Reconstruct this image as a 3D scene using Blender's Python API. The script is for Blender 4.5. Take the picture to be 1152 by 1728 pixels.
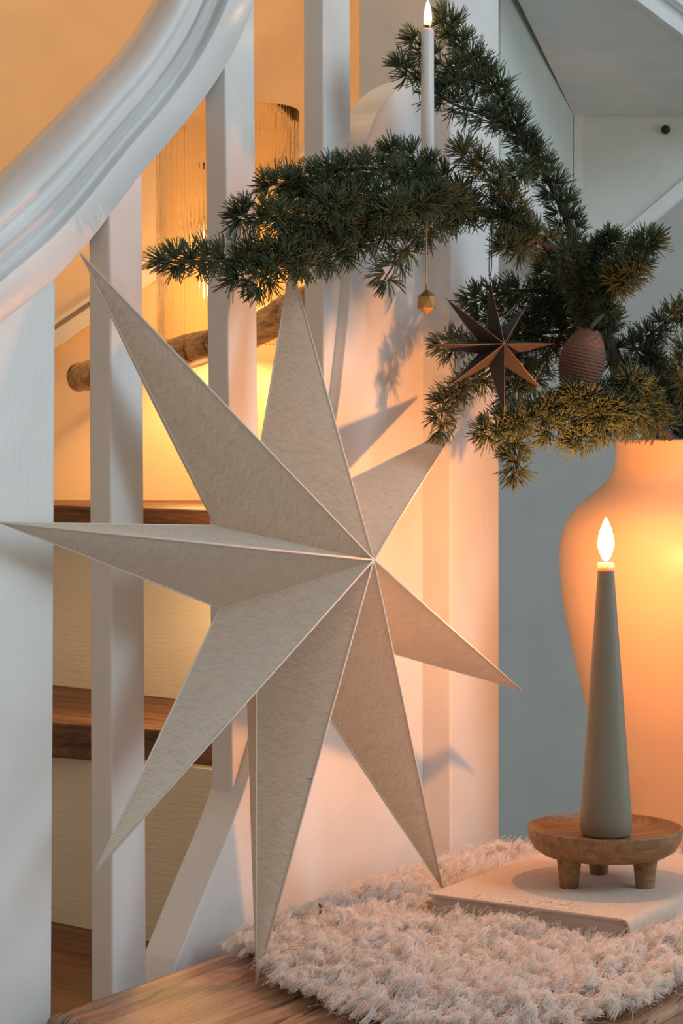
import bpy, bmesh, math, random
import numpy as np
from mathutils import Vector, Matrix
random.seed(7); rng = np.random.default_rng(7)
S = bpy.context.scene
for o in list(bpy.data.objects): bpy.data.objects.remove(o)

# ------------------------------------------------------------------ camera
CZ = 1.0                                   # camera height (m)
F, PX, PY = 3600.0, 576.0, 740.0           # focal length in px, vanishing line of the level view
cam = bpy.data.cameras.new('camera'); camo = bpy.data.objects.new('camera', cam)
S.collection.objects.link(camo); camo.location = (0, 0, CZ); camo.rotation_euler = (math.pi/2, 0, 0)
cam.sensor_fit = 'VERTICAL'; cam.sensor_height = 36; cam.lens = 36*F/1728
cam.shift_y = -(864-PY)/1728; cam.clip_start = .05
cam.dof.use_dof = False
S.camera = camo

# ------------------------------------------------------------------ light and exposure
WORLD_COL, WORLD_STR = (1.0, .88, .77), .39
WINDOW_W, WINDOW_COL = 44, (.66, .87, 1.0)
CANDLE_W, CANDLE_COL = 5.4, (1.0, .34, .085)
LAMP_W, LAMP_COL = 6, (1.0, .56, .22)
w = bpy.data.worlds.new('world'); S.world = w; w.use_nodes = True
bg = w.node_tree.nodes['Background']; bg.inputs[0].default_value = (*WORLD_COL, 1); bg.inputs[1].default_value = WORLD_STR
S.view_settings.view_transform = 'Standard'; S.view_settings.look = 'None'
S.view_settings.exposure = 0; S.view_settings.gamma = 1; S.view_settings.use_curve_mapping = False
def area(name, loc, target, size, power, col):
    l = bpy.data.lights.new(name, 'AREA'); l.shape = 'RECTANGLE'; l.size, l.size_y = size; l.energy = power; l.color = col
    o = bpy.data.objects.new(name, l); S.collection.objects.link(o); o.location = loc
    o.rotation_euler = (Vector(target)-Vector(loc)).to_track_quat('-Z', 'Y').to_euler(); return o
def point(name, loc, power, col, r):
    l = bpy.data.lights.new(name, 'POINT'); l.energy = power; l.color = col; l.shadow_soft_size = r
    o = bpy.data.objects.new(name, l); S.collection.objects.link(o); o.location = loc; return o
area('window_and_fill', (2.7, 0.5, 2.75), (0.05, 2.1, 1.0), (1.1, 1.6), WINDOW_W, WINDOW_COL)
area('window_and_fill', (3.0, 2.3, 1.15), (0.3, 2.9, 1.3), (1.0, 1.0), 11, WINDOW_COL)  # cool fill added to brighten the niche, not a known second window

# ------------------------------------------------------------------ geometry helpers
def W(px, py, d): return Vector(((px-PX)/F*d, d, CZ+(PY-py)/F*d))
def ZW(z): return CZ+z
BENCH = -.474                               # bench top, relative to the eye
A0 = Vector((-.249, 1.774)); NP = Vector((.845, -.534)); VP = Vector((.534, .845))
def dP(px, off):                            # depth of the balustrade plane seen at column px
    X = (px-PX)/F
    return (A0.dot(NP)-off)/(X*NP.x+NP.y) if False else (NP.dot(A0)-off)/(X*NP.x+1*NP.y)
def pp(px, py, off): return W(px, py, dP(px, off))
def pz(px, z, off):
    d = dP(px, off); return Vector(((px-PX)/F*d, d, CZ+z))
N3 = Vector((NP.x, NP.y, 0)); V3 = Vector((VP.x, VP.y, 0))

def link(o, parent=None):
    S.collection.objects.link(o)
    if parent is not None: o.parent = parent
    return o
def mesh_obj(name, verts, faces, mat, parent=None, smooth=False, bevel=0, seg=2, auto=None):
    me = bpy.data.meshes.new(name); me.from_pydata([tuple(v) for v in verts], [], [tuple(f) for f in faces]); me.update()
    bm = bmesh.new(); bm.from_mesh(me); bmesh.ops.recalc_face_normals(bm, faces=bm.faces)
    if bevel: bmesh.ops.bevel(bm, geom=list(bm.edges), offset=bevel, segments=seg, affect='EDGES', profile=.5, clamp_overlap=True)
    bm.to_mesh(me); bm.free()
    if smooth:
        for p in me.polygons: p.use_smooth = True
    if auto is not None:
        for p in me.polygons: p.use_smooth = True
        me.set_sharp_from_angle(angle=auto)
    if mat: me.materials.append(mat)
    return link(bpy.data.objects.new(name, me), parent)
def tag(o, label=None, cat=None, group=None, kind=None):
    if label: o['label'] = label
    if cat: o['category'] = cat
    if group: o['group'] = group
    if kind: o['kind'] = kind
    return o
def empty(name, loc, label, cat, group=None):
    o = bpy.data.objects.new(name, None); S.collection.objects.link(o); o.location = loc; o.empty_display_size = .02
    o['_inv'] = 0; del o['_inv']
    return tag(o, label, cat, group)
def adopt(root, *objs):
    """parent while keeping world-space vertices where they were made"""
    for o in objs:
        o.parent = root; o.matrix_parent_inverse = Matrix.Translation(root.location).inverted()
    return root
def prism(name, front, shift, mat, bevel=.0015, parent=None):
    n = len(front); v = list(front)+[p+shift for p in front]
    f = [list(range(n)), list(range(2*n-1, n-1, -1))]+[[i, (i+1) % n, n+(i+1) % n, n+i] for i in range(n)]
    me_o = mesh_obj(name, v, f, mat, parent)
    if bevel:
        m = me_o.modifiers.new('bevel', 'BEVEL'); m.width = bevel; m.segments = 2; m.limit_method = 'ANGLE'; m.angle_limit = .6
        m.harden_normals = False
    return me_o
def box(name, c, s, mat, bevel=.001, rz=0, parent=None):
    R = Matrix.Rotation(rz, 3, 'Z')
    v = [Vector(c)+R@Vector((x*s[0]/2, y*s[1]/2, z*s[2]/2)) for x in (-1, 1) for y in (-1, 1) for z in (-1, 1)]
    f = [(0,1,3,2),(4,6,7,5),(0,4,5,1),(2,3,7,6),(0,2,6,4),(1,5,7,3)]
    return mesh_obj(name, v, f, mat, parent, bevel=bevel)
def lathe(name, prof, c, mat, seg=64, closed=False, parent=None, auto=.7):
    v, f = [], []
    for r, z in prof:
        for k in range(seg):
            a = 2*math.pi*k/seg; v.append((c[0]+r*math.cos(a), c[1]+r*math.sin(a), c[2]+z))
    m = len(prof)
    for i in range(m-1):
        for k in range(seg):
            a, b = i*seg+k, i*seg+(k+1) % seg; f.append((a, b, b+seg, a+seg))
    f.append(tuple(range(seg))[::-1]); f.append(tuple((m-1)*seg+k for k in range(seg)))
    return mesh_obj(name, v, f, mat, parent, auto=auto)
def catmull(P, n):
    P = [np.array(p, float) for p in P]; P = [2*P[0]-P[1]]+P+[2*P[-1]-P[-2]]; out = []
    for i in range(1, len(P)-2):
        for k in range(n):
            t = k/n
            out.append(.5*((2*P[i])+(-P[i-1]+P[i+1])*t+(2*P[i-1]-5*P[i]+4*P[i+1]-P[i+2])*t*t+(-P[i-1]+3*P[i]-3*P[i+1]+P[i+2])*t**3))
    out.append(P[-2]); return np.array(out)
def frames(path):
    T = np.gradient(path, axis=0); T /= np.linalg.norm(T, axis=1)[:, None]+1e-12
    u = np.cross(T[0], [0, 0, 1.0]);
    if np.linalg.norm(u) < 1e-3: u = np.cross(T[0], [1.0, 0, 0])
    U = []; 
    for t in T:
        u = u-t*np.dot(u, t); u = u/(np.linalg.norm(u)+1e-12); U.append(u)
    U = np.array(U); return T, U, np.cross(T, U)
def tube(name, path, radii, mat, seg=8, parent=None, noise=0):
    path = np.array(path, float); n = len(path); radii = np.broadcast_to(radii, n)
    T, U, B = frames(path); v, f = [], []
    for i in range(n):
        for k in range(seg):
            a = 2*math.pi*k/seg; r = radii[i]*(1+noise*random.uniform(-1, 1))
            v.append(path[i]+r*(math.cos(a)*U[i]+math.sin(a)*B[i]))
    for i in range(n-1):
        for k in range(seg):
            a, b = i*seg+k, i*seg+(k+1) % seg; f.append((a, b, b+seg, a+seg))
    f.append(tuple(range(seg))[::-1]); f.append(tuple((n-1)*seg+k for k in range(seg)))
    return mesh_obj(name, v, f, mat, parent, smooth=True)
def copy_obj(o, parent=None, loc=None):
    c = o.copy(); S.collection.objects.link(c); c.parent = parent
    if parent is not None: c.matrix_parent_inverse = o.matrix_parent_inverse.copy()
    return c

# ------------------------------------------------------------------ materials
def mat(name, col, rough=.6, **kw):
    m = bpy.data.materials.new(name); m.use_nodes = True; b = m.node_tree.nodes['Principled BSDF']
    b.inputs['Base Color'].default_value = (*col, 1); b.inputs['Roughness'].default_value = rough
    for k, v in kw.items(): b.inputs[k.replace('_', ' ')].default_value = v
    return m
def nd(m, t, **kw):
    n = m.node_tree.nodes.new(t)
    for k, v in kw.items():
        if k in n.inputs: n.inputs[k].default_value = v
        else: setattr(n, k, v)
    return n
def lk(m, a, b): m.node_tree.links.new(a, b)
def coords(m, scale=(1, 1, 1), rot=(0, 0, 0)):
    tc = nd(m, 'ShaderNodeTexCoord'); mp = nd(m, 'ShaderNodeMapping'); mp.inputs['Scale'].default_value = scale
    src = tc.outputs['Object']
    if any(rot):                                   # turn first, then stretch along the turned axis
        m0 = nd(m, 'ShaderNodeMapping'); m0.inputs['Rotation'].default_value = rot; lk(m, src, m0.inputs['Vector']); src = m0.outputs['Vector']
    lk(m, src, mp.inputs['Vector']); return mp.outputs['Vector']
def ramp(m, fac, stops):
    r = nd(m, 'ShaderNodeValToRGB'); e = r.color_ramp.elements
    while len(e) < len(stops): e.new(.5)
    for i, (p, c) in enumerate(stops): e[i].position = p; e[i].color = (*c, 1)
    lk(m, fac, r.inputs['Fac']); return r.outputs['Color']
def bump(m, h, strength=.2, dist=.001, base=None):
    b = nd(m, 'ShaderNodeBump', Strength=strength, Distance=dist); lk(m, h, b.inputs['Height'])
    if base is not None: lk(m, base, b.inputs['Normal'])
    p = m.node_tree.nodes['Principled BSDF']; lk(m, b.outputs['Normal'], p.inputs['Normal']); return b.outputs['Normal']
def noise(m, vec, scale, detail=3, rough=.5):
    n = nd(m, 'ShaderNodeTexNoise', Scale=scale, Detail=detail, Roughness=rough); lk(m, vec, n.inputs['Vector']); return n.outputs['Fac']
def paint(name, col, rough=.35, brush=(6, 6, .7), bs=.25):
    m = mat(name, col, rough); P = m.node_tree.nodes['Principled BSDF']
    v = coords(m, brush); n1 = noise(m, v, 60, 4); v2 = coords(m); n2 = noise(m, v2, 14, 3)
    c = ramp(m, n2, [(.3, tuple(x*.95 for x in col)), (.7, tuple(min(1, x*1.03) for x in col))]); lk(m, c, P.inputs['Base Color'])
    b = bump(m, n1, bs, .0012); bump(m, n2, .25, .003, b); return m
M = {}
M['paint'] = paint('white_gloss_paint', (.76, .77, .77), .32)
M['paint_rail'] = paint('rail_gloss_paint', (.78, .79, .80), .25, (2, 2, 2), .12)
M['wall_warm'] = paint('lamp_tinted_cream_paint', (.86, .65, .41), .7, (1, 1, 1), .2)  # likely a paler wall; the lamps' orange is mixed into this base colour
M['riser'] = paint('cream_riser_paint', (.82, .76, .62), .4, (.6, .6, 5), .5)
M['niche'] = paint('pale_green_grey_paint', (.64, .72, .69), .5, (1, 1, 1), .15)
M['wall_grey'] = paint('grey_wall_paint', (.56, .58, .56), .6, (1, 1, 1), .15)
M['trim'] = paint('white_trim_paint', (.74, .78, .79), .4, (1, 1, 1), .15)

def wood(name, cols, ang=0, rough=.55, scale=1, cracks=True):
    m = mat(name, cols[1], rough); P = m.node_tree.nodes['Principled BSDF']
    v = coords(m, (2.2*scale, 26*scale, 26*scale), (0, 0, -ang)); n = noise(m, v, 2.2, 7, .62)
    v2 = coords(m, (4*scale, 160*scale, 160*scale), (0, 0, -ang)); n2 = noise(m, v2, 3, 4, .6)
    mx = nd(m, 'ShaderNodeMix', data_type='FLOAT'); mx.inputs['Factor'].default_value = .4
    lk(m, n, mx.inputs[2]); lk(m, n2, mx.inputs[3])
    c = ramp(m, mx.outputs[0], [(.38, cols[0]), (.5, cols[1]), (.61, cols[2])])
    if cracks:
        v3 = coords(m, (2.2*scale, 30*scale, 5*scale), (0, 0, -ang-.10)); n3 = noise(m, v3, 2.2, 4, .75)
        k = ramp(m, n3, [(.385, (.10, .065, .045)), (.41, (.85, .82, .8)), (.5, (1, 1, 1))])
        mm = nd(m, 'ShaderNodeMix', data_type='RGBA', blend_type='MULTIPLY'); mm.inputs['Factor'].default_value = .8
        lk(m, c, mm.inputs[6]); lk(m, k, mm.inputs[7]); c = mm.outputs[2]
    lk(m, c, P.inputs['Base Color']); bump(m, mx.outputs[0], .5, .0015); return m
ANG = math.atan2(VP.y, VP.x)
M['oak'] = wood('oiled_oak', ((.17, .085, .045), (.36, .20, .115), (.50, .30, .18)), ANG, .42)
M['tread'] = wood('brown_tread_wood', ((.055, .026, .012), (.14, .062, .026), (.24, .11, .045)), math.atan2(-.102, .13), .6, 1.0, False)
M['log'] = wood('rustic_rail_wood', ((.16, .08, .03), (.42, .24, .10), (.62, .40, .2)), .2, .3, 1.4)
M['dish'] = wood('mango_wood', ((.15, .075, .03), (.25, .135, .06), (.36, .2, .09)), .5, .38, 2.2, False)
M['floor'] = wood('floor_wood', ((.10, .06, .03), (.22, .13, .07), (.32, .2, .11)), ANG, .5)

def fabric(name, col, sc, rough=.9, ang=0.3):
    m = mat(name, col, rough); P = m.node_tree.nodes['Principled BSDF']; P.inputs['Sheen Weight'].default_value = .25
    va = coords(m, (1100, 90, 90), (0, 0, ang)); vb = coords(m, (90, 1100, 90), (0, 0, ang))
    na, nb = noise(m, va, 1, 3), noise(m, vb, 1, 3)
    ad = nd(m, 'ShaderNodeMath', operation='ADD'); lk(m, na, ad.inputs[0]); lk(m, nb, ad.inputs[1])
    cc = nd(m, 'ShaderNodeMapRange'); cc.inputs['From Min'].default_value = .75; cc.inputs['From Max'].default_value = 1.25
    lk(m, ad.outputs[0], cc.inputs['Value'])
    c = ramp(m, cc.outputs[0], [(.0, tuple(x*.86 for x in col)), (.5, col), (1, tuple(min(1, x*1.08) for x in col))])
    vs = coords(m, (60, 200, 60), (0, 0, .9)); ns = noise(m, vs, 1.0, 2)
    k = ramp(m, ns, [(.20, (.30, .25, .2)), (.245, (1, 1, 1))])
    mm = nd(m, 'ShaderNodeMix', data_type='RGBA', blend_type='MULTIPLY'); mm.inputs['Factor'].default_value = .8
    lk(m, c, mm.inputs[6]); lk(m, k, mm.inputs[7]); lk(m, mm.outputs[2], P.inputs['Base Color'])
    bump(m, ad.outputs[0], .35, .0006)
    if name == 'natural_linen':
        tl = nd(m, 'ShaderNodeBsdfTranslucent'); lk(m, mm.outputs[2], tl.inputs['Color']); mz = nd(m, 'ShaderNodeMixShader'); mz.inputs[0].default_value = .30
        lk(m, P.outputs[0], mz.inputs[1]); lk(m, tl.outputs[0], mz.inputs[2]); lk(m, mz.outputs[0], [x for x in m.node_tree.nodes if x.type == 'OUTPUT_MATERIAL'][0].inputs['Surface'])
    return m
M['linen'] = fabric('natural_linen', (.76, .70, .61), 300)
M['piping'] = mat('linen_seam', (.74, .69, .62), .9)
M['book'] = fabric('book_cloth', (.60, .49, .40), 300, .85, .1)
M['pages'] = mat('book_pages', (.55, .46, .42), .8)
M['ink'] = mat('pale_foil_lettering', (.82, .72, .62), .5)
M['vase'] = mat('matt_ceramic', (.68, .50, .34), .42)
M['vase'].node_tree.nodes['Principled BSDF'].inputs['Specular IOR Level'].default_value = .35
M['wax_green'] = mat('sage_wax', (.235, .220, .172), .42, Subsurface_Weight=1.0, Subsurface_Scale=.011)
M['wax_green'].node_tree.nodes['Principled BSDF'].inputs['Subsurface Radius'].default_value = (1.4, .8, .35)
M['wax_white'] = mat('white_wax', (.74, .74, .73), .4, Subsurface_Weight=.4, Subsurface_Scale=.003)
M['wax_glow'] = mat('glow_tinted_wax', (.80, .68, .38), .3, Subsurface_Weight=1.0, Subsurface_Scale=.012)  # yellow tint stands in for flame light passing through the wax
M['wick'] = mat('wick', (.02, .015, .012), .9)
M['bark'] = mat('twig_bark', (.055, .042, .036), .8)
def flame_mat(name, col, st):
    m = bpy.data.materials.new(name); m.use_nodes = True; t = m.node_tree; t.nodes.clear()
    out = t.nodes.new('ShaderNodeOutputMaterial'); a = t.nodes.new('ShaderNodeAddShader'); e = t.nodes.new('ShaderNodeEmission'); tr = t.nodes.new('ShaderNodeBsdfTransparent')
    tc = t.nodes.new('ShaderNodeTexCoord'); sp = t.nodes.new('ShaderNodeSeparateXYZ'); r = t.nodes.new('ShaderNodeValToRGB')
    t.links.new(tc.outputs['Generated'], sp.inputs[0]); t.links.new(sp.outputs['Z'], r.inputs['Fac'])
    r.color_ramp.elements[0].position = 0; r.color_ramp.elements[0].color = (1, .45, .10, 1)
    r.color_ramp.elements[1].position = .22; r.color_ramp.elements[1].color = (*col, 1)
    t.links.new(r.outputs['Color'], e.inputs['Color']); e.inputs['Strength'].default_value = st
    t.links.new(e.outputs[0], a.inputs[0]); t.links.new(tr.outputs[0], a.inputs[1]); t.links.new(a.outputs[0], out.inputs['Surface']); return m
M['flame'] = flame_mat('candle_flame', (1, .80, .45), 9)
M['led'] = flame_mat('led_flame', (1, .72, .38), 2.2)
M['brown'] = mat('brown_paper', (.027, .020, .019), .55)
M['copper'] = mat('copper_edge', (.30, .17, .12), .45)
M['gold'] = mat('hammered_gold', (.50, .29, .11), .36, Metallic=.9)
M['goldthread'] = mat('gold_thread', (.42, .30, .13), .5)
M['cord'] = mat('dark_cord', (.03, .025, .022), .8)
M['cone'] = mat('cone_scale', (.16, .075, .05), .75)
M['iron'] = mat('black_iron', (.02, .02, .02), .45)
def needle_mat(name, a, b):
    m = mat(name, a, .5); P = m.node_tree.nodes['Principled BSDF']
    v = coords(m); n = noise(m, v, 28, 2); c = ramp(m, n, [(.35, a), (.65, b)]); lk(m, c, P.inputs['Base Color']); P.inputs['Specular IOR Level'].default_value = .4
    return m
M['needle'] = needle_mat('cedar_needles', (.046, .068, .032), (.085, .112, .055))
def glass():
    m = bpy.data.materials.new('ribbed_glass'); m.use_nodes = True; P = m.node_tree.nodes['Principled BSDF']
    P.inputs['Base Color'].default_value = (1, .93, .80, 1); P.inputs['Roughness'].default_value = .04; P.inputs['Transmission Weight'].default_value = 1; P.inputs['IOR'].default_value = 1.18
    return m
M['glass'] = glass()
def emis(name, col, st):
    m = bpy.data.materials.new(name); m.use_nodes = True; P = m.node_tree.nodes['Principled BSDF']
    P.inputs['Emission Color'].default_value = (*col, 1); P.inputs['Emission Strength'].default_value = st; return m
M['bulb'] = emis('lamp_bulb', (1, .66, .28), 5)

# ------------------------------------------------------------------ room shell
def plane_struct(name, pts, m, back, kind='structure'):
    return tag(prism(name, [Vector(p) for p in pts], Vector(back), m, 0), kind=kind)
plane_struct('floor', [(-2.5, .9, 0), (2.5, .9, 0), (3.0, 4.7, 0), (-2.5, 4.7, 0)], M['floor'], (0, 0, -.05))
XD, YD = .19, 2.55                                       # where the partition leaves the corner post
W1a, W1b = Vector((XD, YD, 0)), Vector((.392, 3.6, 0))
WBY = 2.96
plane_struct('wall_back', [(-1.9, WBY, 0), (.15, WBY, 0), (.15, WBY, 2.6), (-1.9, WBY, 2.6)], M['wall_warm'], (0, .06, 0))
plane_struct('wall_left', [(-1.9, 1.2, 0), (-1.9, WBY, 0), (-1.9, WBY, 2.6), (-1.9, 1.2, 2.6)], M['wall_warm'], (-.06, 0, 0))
up_ = lambda p, z: Vector((p.x, p.y, ZW(z)))
plane_struct('wall_partition', [up_(W1a, .285), up_(W1b, .25), up_(W1b, 1.4), up_(W1a, 1.4)], M['niche'], (-.06, .012, 0))
plane_struct('wall_right', [(.392, 3.6, ZW(.262)), (.41, 3.6, ZW(.262)), (.72, 3.6, ZW(.53)), (2.0, 3.6, ZW(1.65)), (.392, 3.6, ZW(1.65))], M['niche'], (0, .06, 0))
plane_struct('wall_far', [(.27, 4.6, 0), (3.0, 4.6, 0), (3.0, 4.6, 2.6), (.27, 4.6, 2.6)], M['wall_grey'], (0, .06, 0))
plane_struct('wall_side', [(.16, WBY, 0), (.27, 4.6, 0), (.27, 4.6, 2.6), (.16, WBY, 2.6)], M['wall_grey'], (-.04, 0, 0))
plane_struct('wall_light_block', [(.125, 2.50, 0), (.16, WBY, 0), (.16, WBY, 2.6), (.125, 2.50, 2.6)], M['wall_warm'], (-.03, 0, 0))  # unseen wall added behind the post to stop lamp light leaking right
NZ = ZW(.545)
e0, e1 = Vector((.349, 2.65, NZ)), Vector((.472, 2.95, NZ)); ed = (e1-e0)
f0, f1 = e0-ed*.9, e1+ed*2.15
plane_struct('ceiling', [(XD-.02, 2.38, NZ), f0, f1, (.392, 3.6, NZ)], M['trim'], (0, 0, .03))
en = Vector((ed.y, -ed.x, 0)).normalized()
# beam above the niche edge with its two beads
plane_struct('trim_1', [f0, f1, f1+Vector((0, 0, .7)), f0+Vector((0, 0, .7))], M['trim'], en*.012)
plane_struct('trim_2', [f0+en*.013+Vector((0, 0, -.004)), f1+en*.013+Vector((0, 0, -.004)), f1+en*.013+Vector((0, 0, .012)), f0+en*.013+Vector((0, 0, .012))], M['trim'], en*.008)
plane_struct('trim_3', [f0+en*.013+Vector((0, 0, .03)), f1+en*.013+Vector((0, 0, .03)), f1+en*.013+Vector((0, 0, .05)), f0+en*.013+Vector((0, 0, .05))], M['trim'], en*.014)
# dado moulding on the partition, two steps, and the corner bead
wn = Vector(((W1b-W1a).y, -(W1b-W1a).x, 0)).normalized()
wa = lambda t, z: Vector((W1a.x+(W1b.x-W1a.x)*t, W1a.y+(W1b.y-W1a.y)*t, ZW(z)))
plane_struct('trim_4', [wa(0, .308), wa(1, .272), wa(1, .297), wa(0, .333)], M['trim'], wn*.012)
plane_struct('trim_5', [wa(0, .284), wa(1, .248), wa(1, .262), wa(0, .298)], M['trim'], wn*.006)
plane_struct('trim_6', [(.392, 3.599, ZW(.248)), (.408, 3.599, ZW(.248)), (.408, 3.599, NZ), (.392, 3.599, NZ)], M['trim'], (-.001, -.008, 0))
plane_struct('trim_7', [(.40, 3.599, ZW(.262)), (.40, 3.599, ZW(.288)), (.72, 3.599, ZW(.56)), (.72, 3.599, ZW(.53))], M['trim'], (0, -.006, 0))
hook = empty('wall_hook', (0.541, 3.6, ZW(.5205)), 'small black round hook on the pale sloping-ceiling wall at top right', 'hook')
def disc_y(name, c, r, l, m, parent=None, seg=20):
    v, f = [], []
    for s in (0, 1):
        for k in range(seg):
            a = 2*math.pi*k/seg; v.append((c[0]+r*math.cos(a), c[1]-s*l, c[2]+r*math.sin(a)))
    f = [(k, (k+1) % seg, seg+(k+1) % seg, seg+k) for k in range(seg)]+[tuple(range(seg)), tuple(range(2*seg-1, seg-1, -1))]
    return mesh_obj(name, v, f, m, parent, bevel=.0006)
hp = disc_y('hook_plate', (.546, 3.598, ZW(.5205)), .0075, .004, M['iron']); hk = disc_y('hook_knob', (.547, 3.594, ZW(.5205)), .0038, .010, M['iron'])
adopt(hook, hp, hk)
# sloping moulding on the warm wall
def wb(px, py, y=WBY): return W(px, py, y)
tr = [wb(60, 613), wb(300, 450), wb(640, 220), wb(640, 190), wb(300, 420), wb(60, 583)]
plane_struct('trim_8', tr, M['riser'], (0, -.02, 0))
tr = [wb(60, 572), wb(300, 409), wb(640, 179), wb(640, 171), wb(300, 401), wb(60, 564)]
plane_struct('trim_9', tr, M['riser'], (0, -.012, 0))

# ------------------------------------------------------------------ staircase behind the balusters
st = empty('staircase', (-.3, 2.5, 0), 'wooden stair treads with cream risers seen behind the white balusters', 'staircase')
def hor(px, py, z): d = -z*F/(py-PY); return Vector(((px-PX)/F*d, d, CZ+z))
zB = -.32
bl, br = hor(92, 1156, zB), hor(250, 1174, zB); fl, fr = hor(92, 1219, zB), hor(250, 1230, zB)
def ext(a, b, t): return a+(b-a)*t
P1 = [ext(fl, fr, -1.3), ext(fl, fr, 1.9), ext(bl, br, 1.9)+Vector((.02, .02, 0)), ext(bl, br, -1.3)+Vector((0, .02, 0))]
trB = prism('tread', P1, Vector((0, 0, -.040)), M['tread'], .003)
rd = (br-bl); rA0, rA1 = ext(bl, br, -1.3), ext(bl, br, 1.9)
zA = -.0855
def up(p, z): return Vector((p.x, p.y, CZ+z))
rn = Vector((-rd.y, rd.x, 0)).normalized();
rn = rn if rn.y < 0 else -rn
riserA = prism('riser', [up(rA0, zB-.01), up(rA1, zB-.01), up(rA1, zA-.03), up(rA0, zA-.03)], -rn*.02, M['riser'], 0)
ncl, ncr = rA0+rn*.025, rA1+rn*.025
trA = prism('tread', [up(ncl, zA), up(ncr, zA), Vector((ncr.x+.1, WBY-.004, ZW(zA))), Vector((ncl.x, WBY-.004, ZW(zA)))], Vector((0, 0, -.040)), M['tread'], .003)
zC = -.552
cl, cr = hor(86, 1555, zC), hor(255, 1589, zC)
riserB = prism('riser', [up(ext(cl, cr, -2), zC-.01), up(ext(cl, cr, 2.2), zC-.01), up(ext(cl, cr, 2.2), zB-.035), up(ext(cl, cr, -2), zB-.035)], -rn*.02, M['riser'], 0)
c0, c1 = ext(cl, cr, -2), ext(cl, cr, 2.2)
q0 = pz(-260, zC, .085); q1 = pz(300, zC, .085)
trC = prism('tread', [Vector((q0.x, q0.y, ZW(zC))), Vector((q1.x, q1.y, ZW(zC))), up(c1, zC)-rn*.03, up(c0, zC)-rn*.03], Vector((0, 0, -.04)), M['tread'], .003)
adopt(st, trB, riserA, trA, riserB, trC)
# rustic log handrail on the warm wall
lr = empty('wall_handrail', W(140, 638, 2.86), 'rustic log handrail with rounded cut end on the warm wall behind the balusters', 'handrail')
pts = [(128, 637, 2.87), (150, 634, 2.85), (230, 614, 2.77), (330, 590, 2.69), (430, 556, 2.66), (520, 512, 2.64), (620, 470, 2.60)]
lp = catmull([W(*p) for p in pts], 8); rr = np.linspace(.0185, .024, len(lp))*(1+.06*np.sin(np.arange(len(lp))*.9)); rr[0] = .015; rr[1] = .0185
lg = tube('log', lp, rr, M['log'], 20, noise=.03); adopt(lr, lg)
for i in (10, 36):
    b0 = Vector(lp[i]); bk = tube('wall_bracket', [b0+Vector((0, .015, -.005)), b0+Vector((0, .05, -.03)), Vector((b0.x, WBY, b0.z-.03))], .006, M['iron'], 8); adopt(lr, bk)

# ------------------------------------------------------------------ balustrade
OP, OB = .020, .033                                       # recess of the panel and of the balusters behind the bench edge
OPOST = -.015
bal = empty('stair_balustrade', pz(90, BENCH, OP)-Vector((0, 0, .5)), 'white painted stair balustrade with curved moulded handrail, balusters and solid panel', 'balustrade')
bal.location.z = 0
def board(name, pl, off, th, bevel=.002): return prism(name, pl, -N3*th, M['paint'], bevel)
# stringer panel with its curved edge
out = [(715, 132), (700, 136), (676, 148), (654, 168), (638, 190), (625, 222), (614, 262), (606, 320), (601, 380), (596, 440), (589, 520), (581, 600), (569, 700), (545, 820), (512, 960), (474, 1120), (432, 1270), (397, 1380), (348, 1500), (300, 1620)]
sm = catmull([(a, b, 0) for a, b in out], 3)
pl = [pp(a, b, OP) for a, b, _ in sm]; a = pz(255, 0, OP); pl.append(Vector((a.x, a.y, .45))); pl.append(Vector((a.x, a.y, 0)))
e = pz(765, 0, OP); pl += [Vector((e.x, e.y, 0)), pp(765, 132, OP)]
panel = board('side_panel', pl, OP, .040, .0015)
# balusters
def balu(xt0, xt1, yt0, yt1, xb0, xb1, yb0, yb1, th=.025):
    return board('baluster', [pp(xt0, yt0, OB), pp(xt1, yt1, OB), pp(xb1, yb1, OB), pp(xb0, yb0, OB)], OB, th)
z0 = lambda px: (pz(px, -1+.0, OB))
def balu_floor(x0, x1, y0, y1, xb0, xb1, zb, th=.025):
    return board('baluster', [pp(x0, y0, OB), pp(x1, y1, OB), pz(xb1, zb, OB), pz(xb0, zb, OB)], OB, th)
b1 = balu_floor(186, 240, 330, 270, 191, 248, zC)
b2 = balu(380, 429, 80, 0, 393, 440, 1392, 1230, .025)
b3 = balu(545, 589, -260, -260, 547, 596, 760, 640, .025)
newel = board('newel_board', [pp(-420, 960, OP), pp(-200, 730, OP), pp(-60, 590, OP), pp(30, 500, OP), pp(78, 462, OP), pp(90, 468, OP), pp(95, 484, OP), pz(82, -1, OP), pz(-420, -1, OP)], OP, .045, .003)
# corner post
def post():
    c0, c1 = pz(760, 0, OPOST), pz(842, 0, OPOST); wd = (c1-c0).length
    base = [Vector((c0.x, c0.y, 0)), Vector((c1.x, c1.y, 0)), Vector((c1.x, c1.y, 0))-N3*.118, Vector((c0.x, c0.y, 0))-N3*.118]
    return prism('corner_post', base, Vector((0, 0, 2.5)), M['paint'], .002)
cpost = post()
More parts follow.
